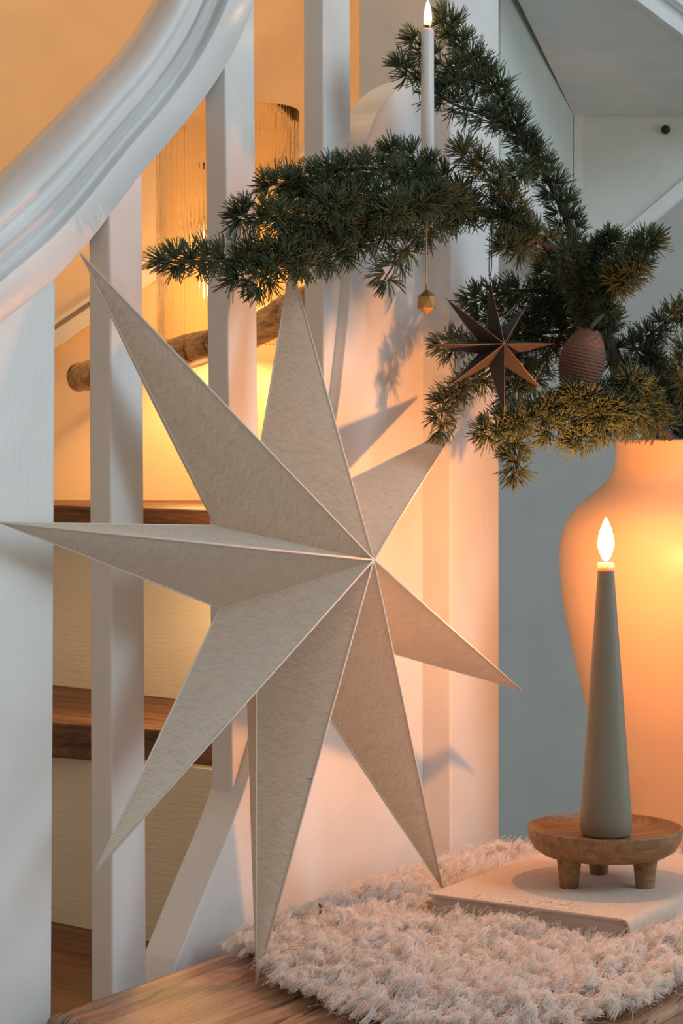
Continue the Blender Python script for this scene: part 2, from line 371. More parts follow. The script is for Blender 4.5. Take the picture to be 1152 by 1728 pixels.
# handrail: a moulded section swept along its curve
Lo = [(-420, 990), (-290, 838), (-160, 700), (-60, 604), (0, 546), (50, 506), (97, 466), (150, 408), (200, 343), (240, 291), (300, 222), (345, 165), (382, 108), (410, 52), (432, -8), (450, -80), (462, -170)]
Hi = [(-560, 842), (-410, 690), (-260, 540), (-110, 398), (0, 291), (30, 261), (66, 225), (105, 186), (143, 148), (180, 110), (208, 78), (233, 42), (258, 0), (282, -50), (300, -90), (318, -150), (330, -240)]
Ls, Hs = catmull([(*p, 0) for p in Lo], 5), catmull([(*p, 0) for p in Hi], 5)
prof = [(0.0, -.055), (0.0, -.004), (.012, 0), (.27, 0), (.285, -.002), (.30, -.010), (.335, -.0145), (.375, -.016), (.41, -.0125), (.435, -.006), (.455, -.0030), (.475, -.0050), (.49, -.0105), (.51, -.012), (.60, -.013), (.62, -.012), (.635, -.006), (.655, -.003), (.68, -.003), (.72, -.0045), (.77, -.009), (.83, -.016), (.89, -.025), (.94, -.035), (.98, -.046), (1.0, -.058), (.97, -.070), (.5, -.070)]
ORL = .004
v, f = [], []; n = len(prof)
for L, H in zip(Ls, Hs):
    for mm_, nn in prof:
        q = L+(H-L)*mm_; v.append(pp(q[0], q[1], ORL-nn))
for i in range(len(Ls)-1):
    for k in range(n):
        a_, b_ = i*n+k, i*n+(k+1) % n; f.append((a_, b_, b_+n, a_+n))
f.append(tuple(range(n))); f.append(tuple(range((len(Ls)-1)*n, len(Ls)*n))[::-1])
rail = mesh_obj('handrail', v, f, M['paint_rail'], auto=.9)
adopt(bal, panel, b1, b2, b3, newel, cpost, rail)

# ------------------------------------------------------------------ ribbed glass pendant
LD = 2.835; lc = W(384, 400, LD); gz0, gz1 = ZW((PY-578)/F*LD), ZW((PY-188)/F*LD)
pend = empty('pendant_lamp', (lc.x, lc.y, gz1), 'ribbed clear glass lamp shade glowing amber behind the balusters', 'lamp')
def ribbed(name, c, r, za, zb, nr=96, amp=.0006, th=.003, m=None):
    seg = nr*6; v, f = [], []
    zs = np.concatenate([[za], np.linspace(za+.004, zb, 10)])
    for inner in (0, 1):
        for i, z in enumerate(zs):
            for k in range(seg):
                a_ = 2*math.pi*k/seg; rad = (r+amp*math.cos(nr*a_)) if not inner else r-th
                v.append((c.x+rad*math.cos(a_), c.y+rad*math.sin(a_), z))
    nz = len(zs); o = nz*seg
    for i in range(nz-1):
        for k in range(seg):
            k2 = (k+1) % seg
            f.append((i*seg+k, i*seg+k2, (i+1)*seg+k2, (i+1)*seg+k)); f.append((o+i*seg+k2, o+i*seg+k, o+(i+1)*seg+k, o+(i+1)*seg+k2))
    for k in range(seg):
        k2 = (k+1) % seg; f.append((k, o+k, o+k2, k2)); t = (nz-1)*seg; f.append((t+k, t+k2, o+t+k2, o+t+k))
    return mesh_obj(name, v, f, m, smooth=True)
gs = ribbed('glass_shade', lc, .0945, gz0, gz1, m=M['glass'])
bz = ZW((PY-405)/F*LD)
bulb = lathe('bulb', [(.001, -.035), (.012, -.033), (.022, -.024), (.027, -.008), (.026, .006), (.018, .022), (.012, .032), (.012, .038)], (lc.x, lc.y, bz), M['bulb'], 24)
sock = lathe('socket', [(.013, .036), (.017, .038), (.017, .085), (.012, .094), (.006, .10)], (lc.x, lc.y, bz), M['iron'], 24)
cap = lathe('shade_holder', [(.02, 0), (.03, .001), (.03, .006), (.005, .012)], (lc.x, lc.y, bz+.095), M['iron'], 32)
arms = [tube('holder_arm', [(lc.x, lc.y, bz+.1), (lc.x+.093*math.cos(t), lc.y+.093*math.sin(t), gz1-.004)], .0015, M['iron'], 6) for t in (math.pi/2, -math.pi/2)]
crd = tube('lamp_cord', [(lc.x, lc.y, bz+.1), (lc.x, lc.y, 2.1), (lc.x, lc.y, 2.58)], .003, M['cord'], 8)
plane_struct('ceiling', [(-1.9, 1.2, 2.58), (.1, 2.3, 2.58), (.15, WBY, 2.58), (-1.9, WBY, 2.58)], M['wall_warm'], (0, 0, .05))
adopt(pend, gs, bulb, sock, cap, crd, *arms)
point('stair_fill', W(330, 760, 2.74), .55, LAMP_COL, .03)  # added warm fill brightening the wall above the tread, no fixture
point('stair_fill', W(310, 1030, 2.42), 1.0, LAMP_COL, .03)  # added warm fill brightening the riser, no fixture
area('stairwell_fill', (-.55, 2.42, 2.35), (-.30, 2.96, 1.35), (.7, .15), 2.5, (1.0, .60, .32)).data.spread = 1.9  # added fill washing the back wall evenly, no known lamp there
lamp_light = point('pendant_bulb_light', (lc.x, lc.y-.0, bz-.06), LAMP_W, LAMP_COL, .03)

# ------------------------------------------------------------------ bench
zb = BENCH
A = hor(70, 1714, zb); 
def benchpt(u, v_): return Vector((A.x+.844*u+VP.x*v_, A.y-.537*u+VP.y*v_, CZ+zb))
Lb, Wb = 1.02, .425
# the post stands in a notch of the slab
cc0 = pz(760, zb, OPOST); tpost = (Vector((cc0.x, cc0.y))-Vector((A.x, A.y))).dot(VP)
slab_pts = [benchpt(0, 0), benchpt(Wb, 0), benchpt(Wb, Lb), benchpt(.022, Lb), benchpt(.022, tpost-.004), benchpt(0, tpost-.004)]
bench = empty('bench', benchpt(Wb/2, Lb/2)-Vector((0, 0, CZ+zb)), 'thick oiled oak bench with cracks under the sheepskin', 'bench')
slab = prism('seat_board', slab_pts, Vector((0, 0, -.05)), M['oak'], .009); slab.modifiers['bevel'].segments = 4
for p in slab.data.polygons: p.use_smooth = True
slab.data.set_sharp_from_angle(angle=.9)
lgs = [prism('leg', [benchpt(.05, t)-Vector((0, 0, .05)), benchpt(Wb-.05, t)-Vector((0, 0, .05)), benchpt(Wb-.05, t+.04)-Vector((0, 0, .05)), benchpt(.05, t+.04)-Vector((0, 0, .05))], Vector((0, 0, -(CZ+zb-.05))), M['oak'], .003) for t in (.15, .85)]
adopt(bench, slab, *lgs)

# ------------------------------------------------------------------ sheepskin
fur_px = [(352, 1612), (405, 1600), (440, 1625), (468, 1652), (500, 1682), (560, 1702), (640, 1742), (740, 1768), (860, 1762), (960, 1742), (1045, 1722), (1105, 1698), (1180, 1672), (1270, 1618), (1360, 1560)]
front = [hor(a_, b_, zb) for a_, b_ in fur_px]
def uv(p): q = Vector((p.x-A.x, p.y-A.y)); return q.x*.844-q.y*.537, q.dot(VP)
poly = [uv(p) for p in front]
poly = [(max(u, .006), max(v_, .01)) for u, v_ in poly]
umax = Wb-.012
poly = [(min(u, umax), v_) for u, v_ in poly]+[(umax, .80), (umax, .96), (.36, 1.00), (.20, 1.005), (.06, .99), (.055, .75), (.028, .70), (.010, .66), (.010, .40)]
poly = np.array(poly)
def inside(P_, poly):
    x, y = P_[:, 0], P_[:, 1]; c = np.zeros(len(P_), bool); n_ = len(poly)
    for i in range(n_):
        x0, y0 = poly[i]; x1, y1 = poly[(i+1) % n_]
        cond = ((y0 > y) != (y1 > y)) & (x < (x1-x0)*(y-y0)/(y1-y0+1e-12)+x0); c ^= cond
    return c
skin = empty('sheepskin', benchpt(.22, .5), 'curly cream sheepskin rug draped over the oak bench', 'sheepskin')
def wool_mat():
    m = bpy.data.materials.new('curly_wool'); m.use_nodes = True; t = m.node_tree; P = t.nodes['Principled BSDF']
    P.inputs['Roughness'].default_value = .8; P.inputs['Specular IOR Level'].default_value = .15
    hi = nd(m, 'ShaderNodeHairInfo'); r = ramp(m, hi.outputs['Random'], [(0, (.80, .74, .70)), (.5, (.91, .88, .86)), (1, (.97, .96, .96))])
    lk(m, r, P.inputs['Base Color']); tr_ = nd(m, 'ShaderNodeBsdfTranslucent'); lk(m, r, tr_.inputs['Color'])
    mx = nd(m, 'ShaderNodeMixShader'); mx.inputs[0].default_value = .48; lk(m, P.outputs[0], mx.inputs[1]); lk(m, tr_.outputs[0], mx.inputs[2])
    o_ = [x for x in t.nodes if x.type == 'OUTPUT_MATERIAL'][0]; lk(m, mx.outputs[0], o_.inputs['Surface']); return m
M['wool'] = wool_mat(); M['pelt'] = mat('pelt_leather', (.45, .34, .28), .9)
cpoly = poly.mean(0)
pv = [benchpt(*(p+(cpoly-p)/np.linalg.norm(cpoly-p)*.028))+Vector((0, 0, .001)) for p in poly]
pelt = prism('pelt', pv, Vector((0, 0, .009)), M['pelt'], 0)
bcorn = [hor(725, 1507, -.429), hor(1065, 1552, -.429)]; bu0, bv0 = uv(bcorn[0]); bu1, bv1 = uv(bcorn[1])
BK = (bu0, bu1, min(bv0, bv1), min(bv0, bv1)+.29)
def locks():
    mn, mx_ = poly.min(0), poly.max(0); g = .0066
    uu, vv = np.meshgrid(np.arange(mn[0], mx_[0], g), np.arange(mn[1], mx_[1], g)); P_ = np.stack([uu.ravel(), vv.ravel()], 1)
    P_ += rng.uniform(-g*.55, g*.55, P_.shape); P_ = P_[inside(P_, poly)]
    keep = ~((P_[:, 0] > BK[0]+.012) & (P_[:, 0] < BK[1]-.008) & (P_[:, 1] > BK[2]+.012) & (P_[:, 1] < BK[3]-.01)); P_ = P_[keep]
    nL = len(P_); NS, NPt = 18, 17
    near = ((P_[:, 0] > BK[0]-.014) & (P_[:, 0] < BK[1]+.012) & (P_[:, 1] > BK[2]-.014) & (P_[:, 1] < BK[3]+.012))
    # distance to the rug's edge, so the rim hangs outward and lies lower
    cen = np.array([.22, .55]); dirc = P_-cen; dirc /= np.linalg.norm(dirc, axis=1)[:, None]+1e-9
    dmin = np.full(nL, 9.0); nrm = np.zeros((nL, 2))
    for i in range(len(poly)):
        a_, b_ = poly[i], poly[(i+1) % len(poly)]; ab = b_-a_; t_ = np.clip(((P_-a_)@ab)/(ab@ab+1e-12), 0, 1); q = a_+t_[:, None]*ab; d_ = np.linalg.norm(P_-q, axis=1)
        m_ = d_ < dmin; dmin[m_] = d_[m_]; nrm[m_] = (q-P_)[m_]/(d_[m_][:, None]+1e-9)
    edge = np.clip(1-dmin/.03, 0, 1)
    t = np.linspace(0, 1, NPt)[None, :, None]
    gc = .0165; cu_, cv_ = np.meshgrid(np.arange(mn[0], mx_[0], gc), np.arange(mn[1], mx_[1], gc)); CC = np.stack([cu_.ravel(), cv_.ravel()], 1); CC += rng.uniform(-gc*.5, gc*.5, CC.shape)
    best = np.full(nL, 9.0); cc = P_.copy()
    for c_ in CC:
        d_ = np.hypot(P_[:, 0]-c_[0], P_[:, 1]-c_[1]); m_ = d_ < best; best[m_] = d_[m_]; cc[m_] = c_
    hcell = .72+.5*np.abs(np.sin(cc[:, 0]*913.7+cc[:, 1]*577.3))
    swell = .5+.5*np.sin(P_[:, 0]*31+np.sin(P_[:, 1]*23)*1.5)*np.cos(P_[:, 1]*27+P_[:, 0]*11)
    H = (rng.uniform(.014, .026, nL)+.012*swell)*(1-.25*edge); H *= hcell*(1.12-.45*np.clip(best/.011, 0, 1)); H[near] *= .62
    lean = rng.normal(0, 1, (nL, 2)); lean = lean/np.linalg.norm(lean, axis=1)[:, None]*rng.uniform(.1, .8, nL)[:, None]
    ins = nrm[:, 0] < -.75                                      # against the stair panel: do not push through
    push = np.where(ins, .0, 1.0)
    lean = lean*.30+nrm*(edge*1.1*push)[:, None]; lean[ins & (edge > .2), 0] = np.abs(lean[ins & (edge > .2), 0])
    base = P_[:, None, :]; rad = rng.uniform(.0026, .0048, nL)[:, None, None]; turns = rng.uniform(1.3, 2.3, nL)[:, None, None]; ph = rng.uniform(0, 6.28, nL)[:, None, None]
    hand = rng.choice([-1, 1], nL)[:, None, None]
    s = t
    ang = ph+hand*turns*2*np.pi*s
    gro = np.minimum(1, s*2.2)
    uvp = base+(cc-P_)[:, None, :]*.55*s+lean[:, None, :]*H[:, None, None]*s**1.3+np.concatenate([np.cos(ang), np.sin(ang)], 2)*rad*gro
    z = H[:, None, None]*(1-(1-s)**2.0)*.90+rad*gro*np.sin(ang*1.0+1.0)*.8-H[:, None, None]*.9*np.clip(s-.68, 0, 1)
    z = z-edge[:, None, None]*.3*H[:, None, None]*s
    L = np.concatenate([uvp, z], 2)                                # nL,NPt,3
    cr = rng.uniform(.0018, .0028, (nL, 1, 1, 1))
    off = rng.normal(0, 1, (nL, NS, 1, 3)); off /= np.linalg.norm(off, axis=3, keepdims=True); off *= rng.uniform(.25, 1, (nL, NS, 1, 1))**.5
    env = (1.5-.95*t**.6)[None]                                 # clump narrows a little at the tip
    st_ = L[:, None]+off*cr*env
    fr = rng.normal(0, .0006, st_.shape); fr[:, :, 0] = 0; st_ = st_+np.cumsum(fr, axis=2)*.6
    st_[..., 2] = np.maximum(st_[..., 2], -.0005)+.008
    st_ = st_.reshape(-1, NPt, 3)
    # stray fine fibres
    idx = rng.choice(len(st_), len(st_)//4, replace=False); sg = st_[idx].copy(); sg += np.cumsum(rng.normal(0, .0013, sg.shape), axis=1); sg[..., 2] = np.maximum(sg[..., 2], .006)
    st_ = np.concatenate([st_, sg]); out_ = np.empty_like(st_)
    out_[..., 0] = A.x+.844*st_[..., 0]+VP.x*st_[..., 1]; out_[..., 1] = A.y-.537*st_[..., 0]+VP.y*st_[..., 1]; out_[..., 2] = CZ+zb+st_[..., 2]
    nreg = len(st_)-len(sg)
    return out_, NPt, nreg
pts_, NPt, nreg = locks()
hc = bpy.data.hair_curves.new('wool'); hc.add_curves([NPt]*len(pts_))
hc.attributes['position'].data.foreach_set('vector', pts_.astype(np.float32).ravel())
ra = hc.attributes.get('radius') or hc.attributes.new('radius', 'FLOAT', 'POINT')
rv = np.tile(np.linspace(.00030, .00020, NPt), (len(pts_), 1)); rv[nreg:] = .00013
ra.data.foreach_set('value', rv.astype(np.float32).ravel())
hc.materials.append(M['wool']); wool = link(bpy.data.objects.new('wool', hc)); tag(wool, kind='stuff')
adopt(skin, pelt, wool)

# ------------------------------------------------------------------ big linen star
def star(root_name, C, R, tips, H, Hb, r, n, mbody, mseam, label, cat, seam_r, seamx=True, bulge=0, phase=0, th0=0):
    C = Vector(C); R = Matrix(R)
    root = empty(root_name, (0, 0, 0), label, cat); root.location = C; root.rotation_euler = R.to_euler()
    loc = [R.transposed()@(Vector(t)-C) for t in tips]
    apF, apB = Vector((0, 0, H)), Vector((0, 0, -Hb)); vals = []
    for i in range(n):
        a_ = th0+(i+.5)*2*math.pi/n; vals.append(Vector((r*math.cos(a_), r*math.sin(a_), 0)))
    for i in range(n):
        v0, v1, t = vals[i-1], vals[i], loc[i]
        vv, ff = [], []
        K = 12
        for apex in (apF, apB):
            for (p, q) in ((v0, t), (t, v1)):
                # triangle apex,p,q subdivided towards the tip
                s_ = len(vv); a0, b0 = (apex, v0) if p is v0 else (apex, v1)
                for k in range(K+1):
                    for j in range(5):
                        w_ = j/4; base_ = a0*(1-w_)+b0*w_; x = base_*(1-k/K)+t*(k/K)
                        nrm_ = (a0-t).cross(b0-t).normalized(); 
                        if nrm_.z*(1 if apex is apF else -1) < 0: nrm_ = -nrm_
                        x = x+nrm_*bulge*math.sin(math.pi*w_)*math.sin(math.pi*min(1, k/K*1.0))
                        vv.append(x)
                for k in range(K):
                    for j in range(4):
                        a_ = s_+k*5+j; ff.append((a_, a_+1, a_+6, a_+5))
        me = bpy.data.meshes.new('star_point'); me.from_pydata([tuple(x) for x in vv], [], ff)
        bm = bmesh.new(); bm.from_mesh(me); bmesh.ops.remove_doubles(bm, verts=bm.verts, dist=1e-6); bmesh.ops.recalc_face_normals(bm, faces=bm.faces); bm.to_mesh(me); bm.free()
        for p in me.polygons: p.use_smooth = True
        me.set_sharp_from_angle(angle=.35); me.materials.append(mbody)
        o = link(bpy.data.objects.new('star_point', me), root)
        tube('seam', [apF, apF*.5+t*.5, t*1.004], [seam_r, seam_r, seam_r*.8], mseam, 6, parent=o)
        if seamx:
            for vx in (v0, v1): pass
            tube('seam', [v1, v1*.5+t*.5, t], [seam_r*.7]*3, mseam, 6, parent=o); tube('seam', [v0, v0*.5+t*.5, t], [seam_r*.7]*3, mseam, 6, parent=o)
    return root
Rst = [[-.4557, .4364, .7759], [-.7327, .3111, -.6053], [-.5055, -.8443, .1780]]
Cst = Vector((-.051, 1.9777, CZ-.1451)); nst = Vector((.7759, -.6053, .1780)); Rm = Matrix(Rst)
def bp(px, py, C, nrm):
    d = W(px, py, 1)-Vector((0, 0, CZ)); o_ = Vector((0, 0, CZ)); return o_+d*((C-o_).dot(nrm)/d.dot(nrm))
tpx = [(768, 722), (490, 445), (137, 430), (0, 882), (160, 1472), (432, 1660), (745, 1497), (878, 1164)]
tips = [bp(a_, b_, Cst, nst) for a_, b_ in tpx]
tips[0] = tips[0]*1.0 + (tips[0]-Vector((0, 0, CZ)))*.014        # this point leans a little further back
tips[2] = tips[2]-(tips[2]-Vector((0, 0, CZ)))*.008
ap = bp(630, 945, Cst+nst*.1065, nst); Hh = .1065
Cc = ap-nst*Hh
# the fit indexes the points by their angle in the star's plane
th = [math.atan2(*(lambda q: (q.y, q.x))(Rm.transposed()@(t-Cc))) for t in tips]

def star2(name, C, R, tips, H, Hb, r, mb, ms, label, cat, sr, seamx=True, bulge=0.0, apexl=None):
    n = len(tips); R_ = Matrix(R); C = Vector(C)
    root = empty(name, C, label, cat); root.rotation_euler = R_.to_euler()
    loc = [R_.transposed()@(Vector(t)-C) for t in tips]; order = sorted(range(n), key=lambda i: math.atan2(loc[i].y, loc[i].x)); loc = [loc[i] for i in order]
    an = [math.atan2(p.y, p.x) for p in loc]; vals = []
    for i in range(n):
        a_, b_ = an[i], an[(i+1) % n]
        if b_ < a_: b_ += 2*math.pi
        m_ = (a_+b_)/2; vals.append(Vector((r*math.cos(m_), r*math.sin(m_), 0)))
    apF, apB = Vector((0, 0, H)), Vector((0, 0, -Hb)); K = 12
    for i in range(n):
        t, v0, v1 = loc[i], vals[i-1], vals[i]; vv, ff = [], []
        for apex in (apF, apB):
            for val in (v0, v1):
                s_ = len(vv); nrm_ = (apex-t).cross(val-t).normalized()
                if nrm_.z*(1 if apex is apF else -1) < 0: nrm_ = -nrm_
                for k in range(K+1):
                    for j in range(5):
                        w_ = j/4; x = (apex*(1-w_)+val*w_)*(1-k/K)+t*(k/K)
                        vv.append(x+nrm_*bulge*math.sin(math.pi*w_)*math.sin(math.pi*k/K))
                for k in range(K):
                    for j in range(4): a_ = s_+k*5+j; ff.append((a_, a_+1, a_+6, a_+5))
        me = bpy.data.meshes.new('star_point'); me.from_pydata([tuple(x) for x in vv], [], ff)
        bm = bmesh.new(); bm.from_mesh(me); bmesh.ops.remove_doubles(bm, verts=bm.verts, dist=1e-6); bmesh.ops.recalc_face_normals(bm, faces=bm.faces); bm.to_mesh(me); bm.free()
        for p in me.polygons: p.use_smooth = True
        me.set_sharp_from_angle(angle=.3); me.materials.append(mb)
        o = link(bpy.data.objects.new('star_point', me), root)
        tube('seam', [apF, apF*.5+t*.5, t*1.004], [sr, sr, sr*.8], ms, 6, parent=o)
        if seamx:
            tube('seam', [v1, v1*.5+t*.5, t], [sr*.7]*3, ms, 6, parent=o); tube('seam', [v0, v0*.5+t*.5, t], [sr*.7]*3, ms, 6, parent=o)
    return root
big = star2('linen_star', Cc, Rst, tips, Hh, .050, .0973, M['linen'], M['piping'], 'large natural linen eight-pointed star leaning against the white balustrade', 'star', .0010, True, .0018)

# ------------------------------------------------------------------ book
def bk(u, v_, z): p = benchpt(u, v_); return Vector((p.x, p.y, CZ+z))
ru, rv_ = BK[0], BK[2]
book = empty('book', bk((BK[0]+BK[1])/2, (BK[2]+BK[3])/2, -.453), 'thick cloth-covered book lying on the sheepskin under the wooden dish', 'book')
ZT, ZBt = -.429, -.4575
def slabb(name, u0, u1, v0, v1, z0_, z1_, m, bev=.0008): return prism(name, [bk(u0, v0, z1_), bk(u1, v0, z1_), bk(u1, v1, z1_), bk(u0, v1, z1_)], Vector((0, 0, z0_-z1_)), m, bev)
U0, U1, V0, V1 = BK
c1_ = slabb('cover', U0, U1-.009, V0, V1, ZT-.0028, ZT, M['book']); c2_ = slabb('cover', U0, U1-.009, V0, V1, ZBt, ZBt+.0028, M['book'])
pg = slabb('page_block', U0+.004, U1-.006, V0+.004, V1-.004, ZBt+.003, ZT-.003, M['pages'], 0)
sp = []
for v_ in (V0, V1):
    for k in range(9):
        t_ = -math.pi/2+math.pi*k/8; h_ = (ZT-ZBt)/2
        sp.append(bk(U1-.0085+.009*math.cos(t_)**.6 if math.cos(t_) > 1e-6 else U1-.0085, v_, (ZT+ZBt)/2+h_*math.sin(t_)))
    for k in range(9):
        t_ = math.pi/2-math.pi*k/8; h_ = (ZT-ZBt)/2-.002
        sp.append(bk(U1-.0085+.0065*(math.cos(t_)**.6 if math.cos(t_) > 1e-6 else 0), v_, (ZT+ZBt)/2+h_*math.sin(t_)))
ff = [(k, (k+1) % 18, 18+(k+1) % 18, 18+k) for k in range(18)]+[tuple(range(18)), tuple(range(35, 17, -1))]
spine = mesh_obj('spine', sp, ff, M['book'], auto=.9)
adopt(book, c1_, c2_, pg, spine)
def text(body, u, v_, size, name='cover_lettering'):
    cu = bpy.data.curves.new(name, 'FONT'); cu.body = body; cu.size = size; cu.extrude = .00025; cu.space_character = 1.15; cu.align_x = 'LEFT'
    cu.materials.append(M['ink']); o = bpy.data.objects.new(name, cu); S.collection.objects.link(o)
    ex = Vector((-.844, .537, 0)); ey = -V3; ez = ex.cross(ey)
    o.matrix_world = Matrix.Translation(bk(u, v_, ZT+.0003)) @ Matrix((ex, ey, ez)).transposed().to_4x4()
    bpy.context.view_layer.update()
    me_ = bpy.data.meshes.new_from_object(o); me_.transform(o.matrix_world); bpy.data.objects.remove(o); o = link(bpy.data.objects.new(name, me_)); o.parent = book; o.matrix_parent_inverse = Matrix.Translation(book.location).inverted(); return o
text('VIRTUE MUDE', U0+.150, V0+.0165, .0150); text('RETKY', U0+.150, V0+.034, .0150)

# ------------------------------------------------------------------ dish and cone candle
DX, DY = W(1020, 0, 2.06).x, 2.06
dish = empty('candle_dish', (DX, DY, ZW(ZT)), 'round wooden footed dish standing on the cloth-covered book', 'dish')
dz = ZW(-.402)
top = lathe('bowl', [(.001, 0), (.045, 0), (.060, .002), (.069, .008), (.0735, .017), (.075, .0262), (.0744, .0278), (.0728, .0276), (.0712, .0246), (.067, .0208), (.060, .0196), (.04, .0192), (.001, .0192)], (DX, DY, dz), M['dish'], 80)
adopt(dish, top)
for (px, dd) in ((960, 2.038), (1088, 2.038), (1010, 2.104)):
    lx = W(px, 0, dd).x
    l = lathe('leg', [(.0082, 0), (.0090, .0006), (.0115, .024), (.0122, .0275)], (lx, dd, ZW(ZT)), M['dish'], 24); adopt(dish, l)
cone = empty('cone_candle', (DX+.0012, DY, dz+.0192), 'tall sage green cone candle burning on the footed wooden dish', 'candle')
cb = dz+.0193; ch = ZW((PY-948)/F*DY)-cb; CXc = DX+.0012
prf = [(.001, 0), (.019, 0), (.0225, .0008), (.0245, .004), (.0252, .011), (.0246, .024)]
for t_ in np.linspace(.14, .955, 14): prf.append((.0246+(.0080-.0246)*((t_-.09)/.87)**1.02, ch*t_))
prf += [(.0080, ch*.968)]
wx = lathe('candle_body', prf, (CXc, DY, cb), M['wax_green'], 48)
ct = cb+ch*.968-.0065
wt = lathe('glow_tint_rim', [(.0070, .0060), (.0081, .0064), (.0078, .0132), (.0071, .0140), (.005, .0120), (.001, .0112)], (CXc, DY, ct), M['wax_glow'], 32)  # separate pale rim, coloured to carry the glow at the candle top
ct += .0052
wk = tube('wick', [(CXc, DY, ct+.005), (CXc+.0004, DY, ct+.011), (CXc+.0010, DY, ct+.015)], .0007, M['wick'], 8)
fh = .042
fl_ = lathe('flame', [(.0012, 0), (.0035, .05*fh), (.0055, .16*fh), (.0078, .32*fh), (.0080, .42*fh), (.0071, .58*fh), (.0049, .76*fh), (.0022, .92*fh), (.0004, fh)], (CXc, DY, ct+.0105), M['flame'], 24, auto=3)
adopt(cone, wx, wt, wk, fl_)
point('candle_flame_light', (CXc, DY, ct+.027), CANDLE_W, CANDLE_COL, .0065)

# ------------------------------------------------------------------ vase
VX, VY = .410, 2.40; vb = ZW(-.455); K_ = VY/F
vp = [(1428, 120), (1420, 146), (1400, 150), (1340, 163), (1300, 174), (1250, 188), (1210, 200), (1150, 215), (1080, 231), (1030, 241), (990, 246), (950, 249), (915, 247), (885, 239), (862, 225), (843, 205), (826, 184), (812, 169), (798, 160), (785, 156), (770, 154), (755, 154), (745, 155)]
prf = [(.001, vb-vb)]+[(r_*K_*.99, CZ+(PY-y_)*K_-vb) for y_, r_ in vp]
prf[1] = (prf[1][0], 0.0)
topz = prf[-1][1]; inner = [(r_-.006, z_) for r_, z_ in prf[:1:-1]]
pr2 = [(prf[-1][0]-.0008, topz+.002), (prf[-1][0]-.003, topz+.003), (prf[-1][0]-.0052, topz+.002)]
innerp = [(max(.002, r_-.006), max(z_, .008)) for r_, z_ in prf[::-1]][:-1]
vase_prof = prf+pr2+innerp+[(.001, .008)]
ca = catmull([(r_, z_, 0) for r_, z_ in vase_prof[2:24]], 4)
vase_prof = vase_prof[:2]+[(r_, z_) for r_, z_, _ in ca]+vase_prof[24:]
vase = lathe('vase', vase_prof, (VX, VY, vb), M['vase'], 96, auto=1.2); tag(vase, 'large matt shouldered ceramic vase holding the cedar branches', 'vase')

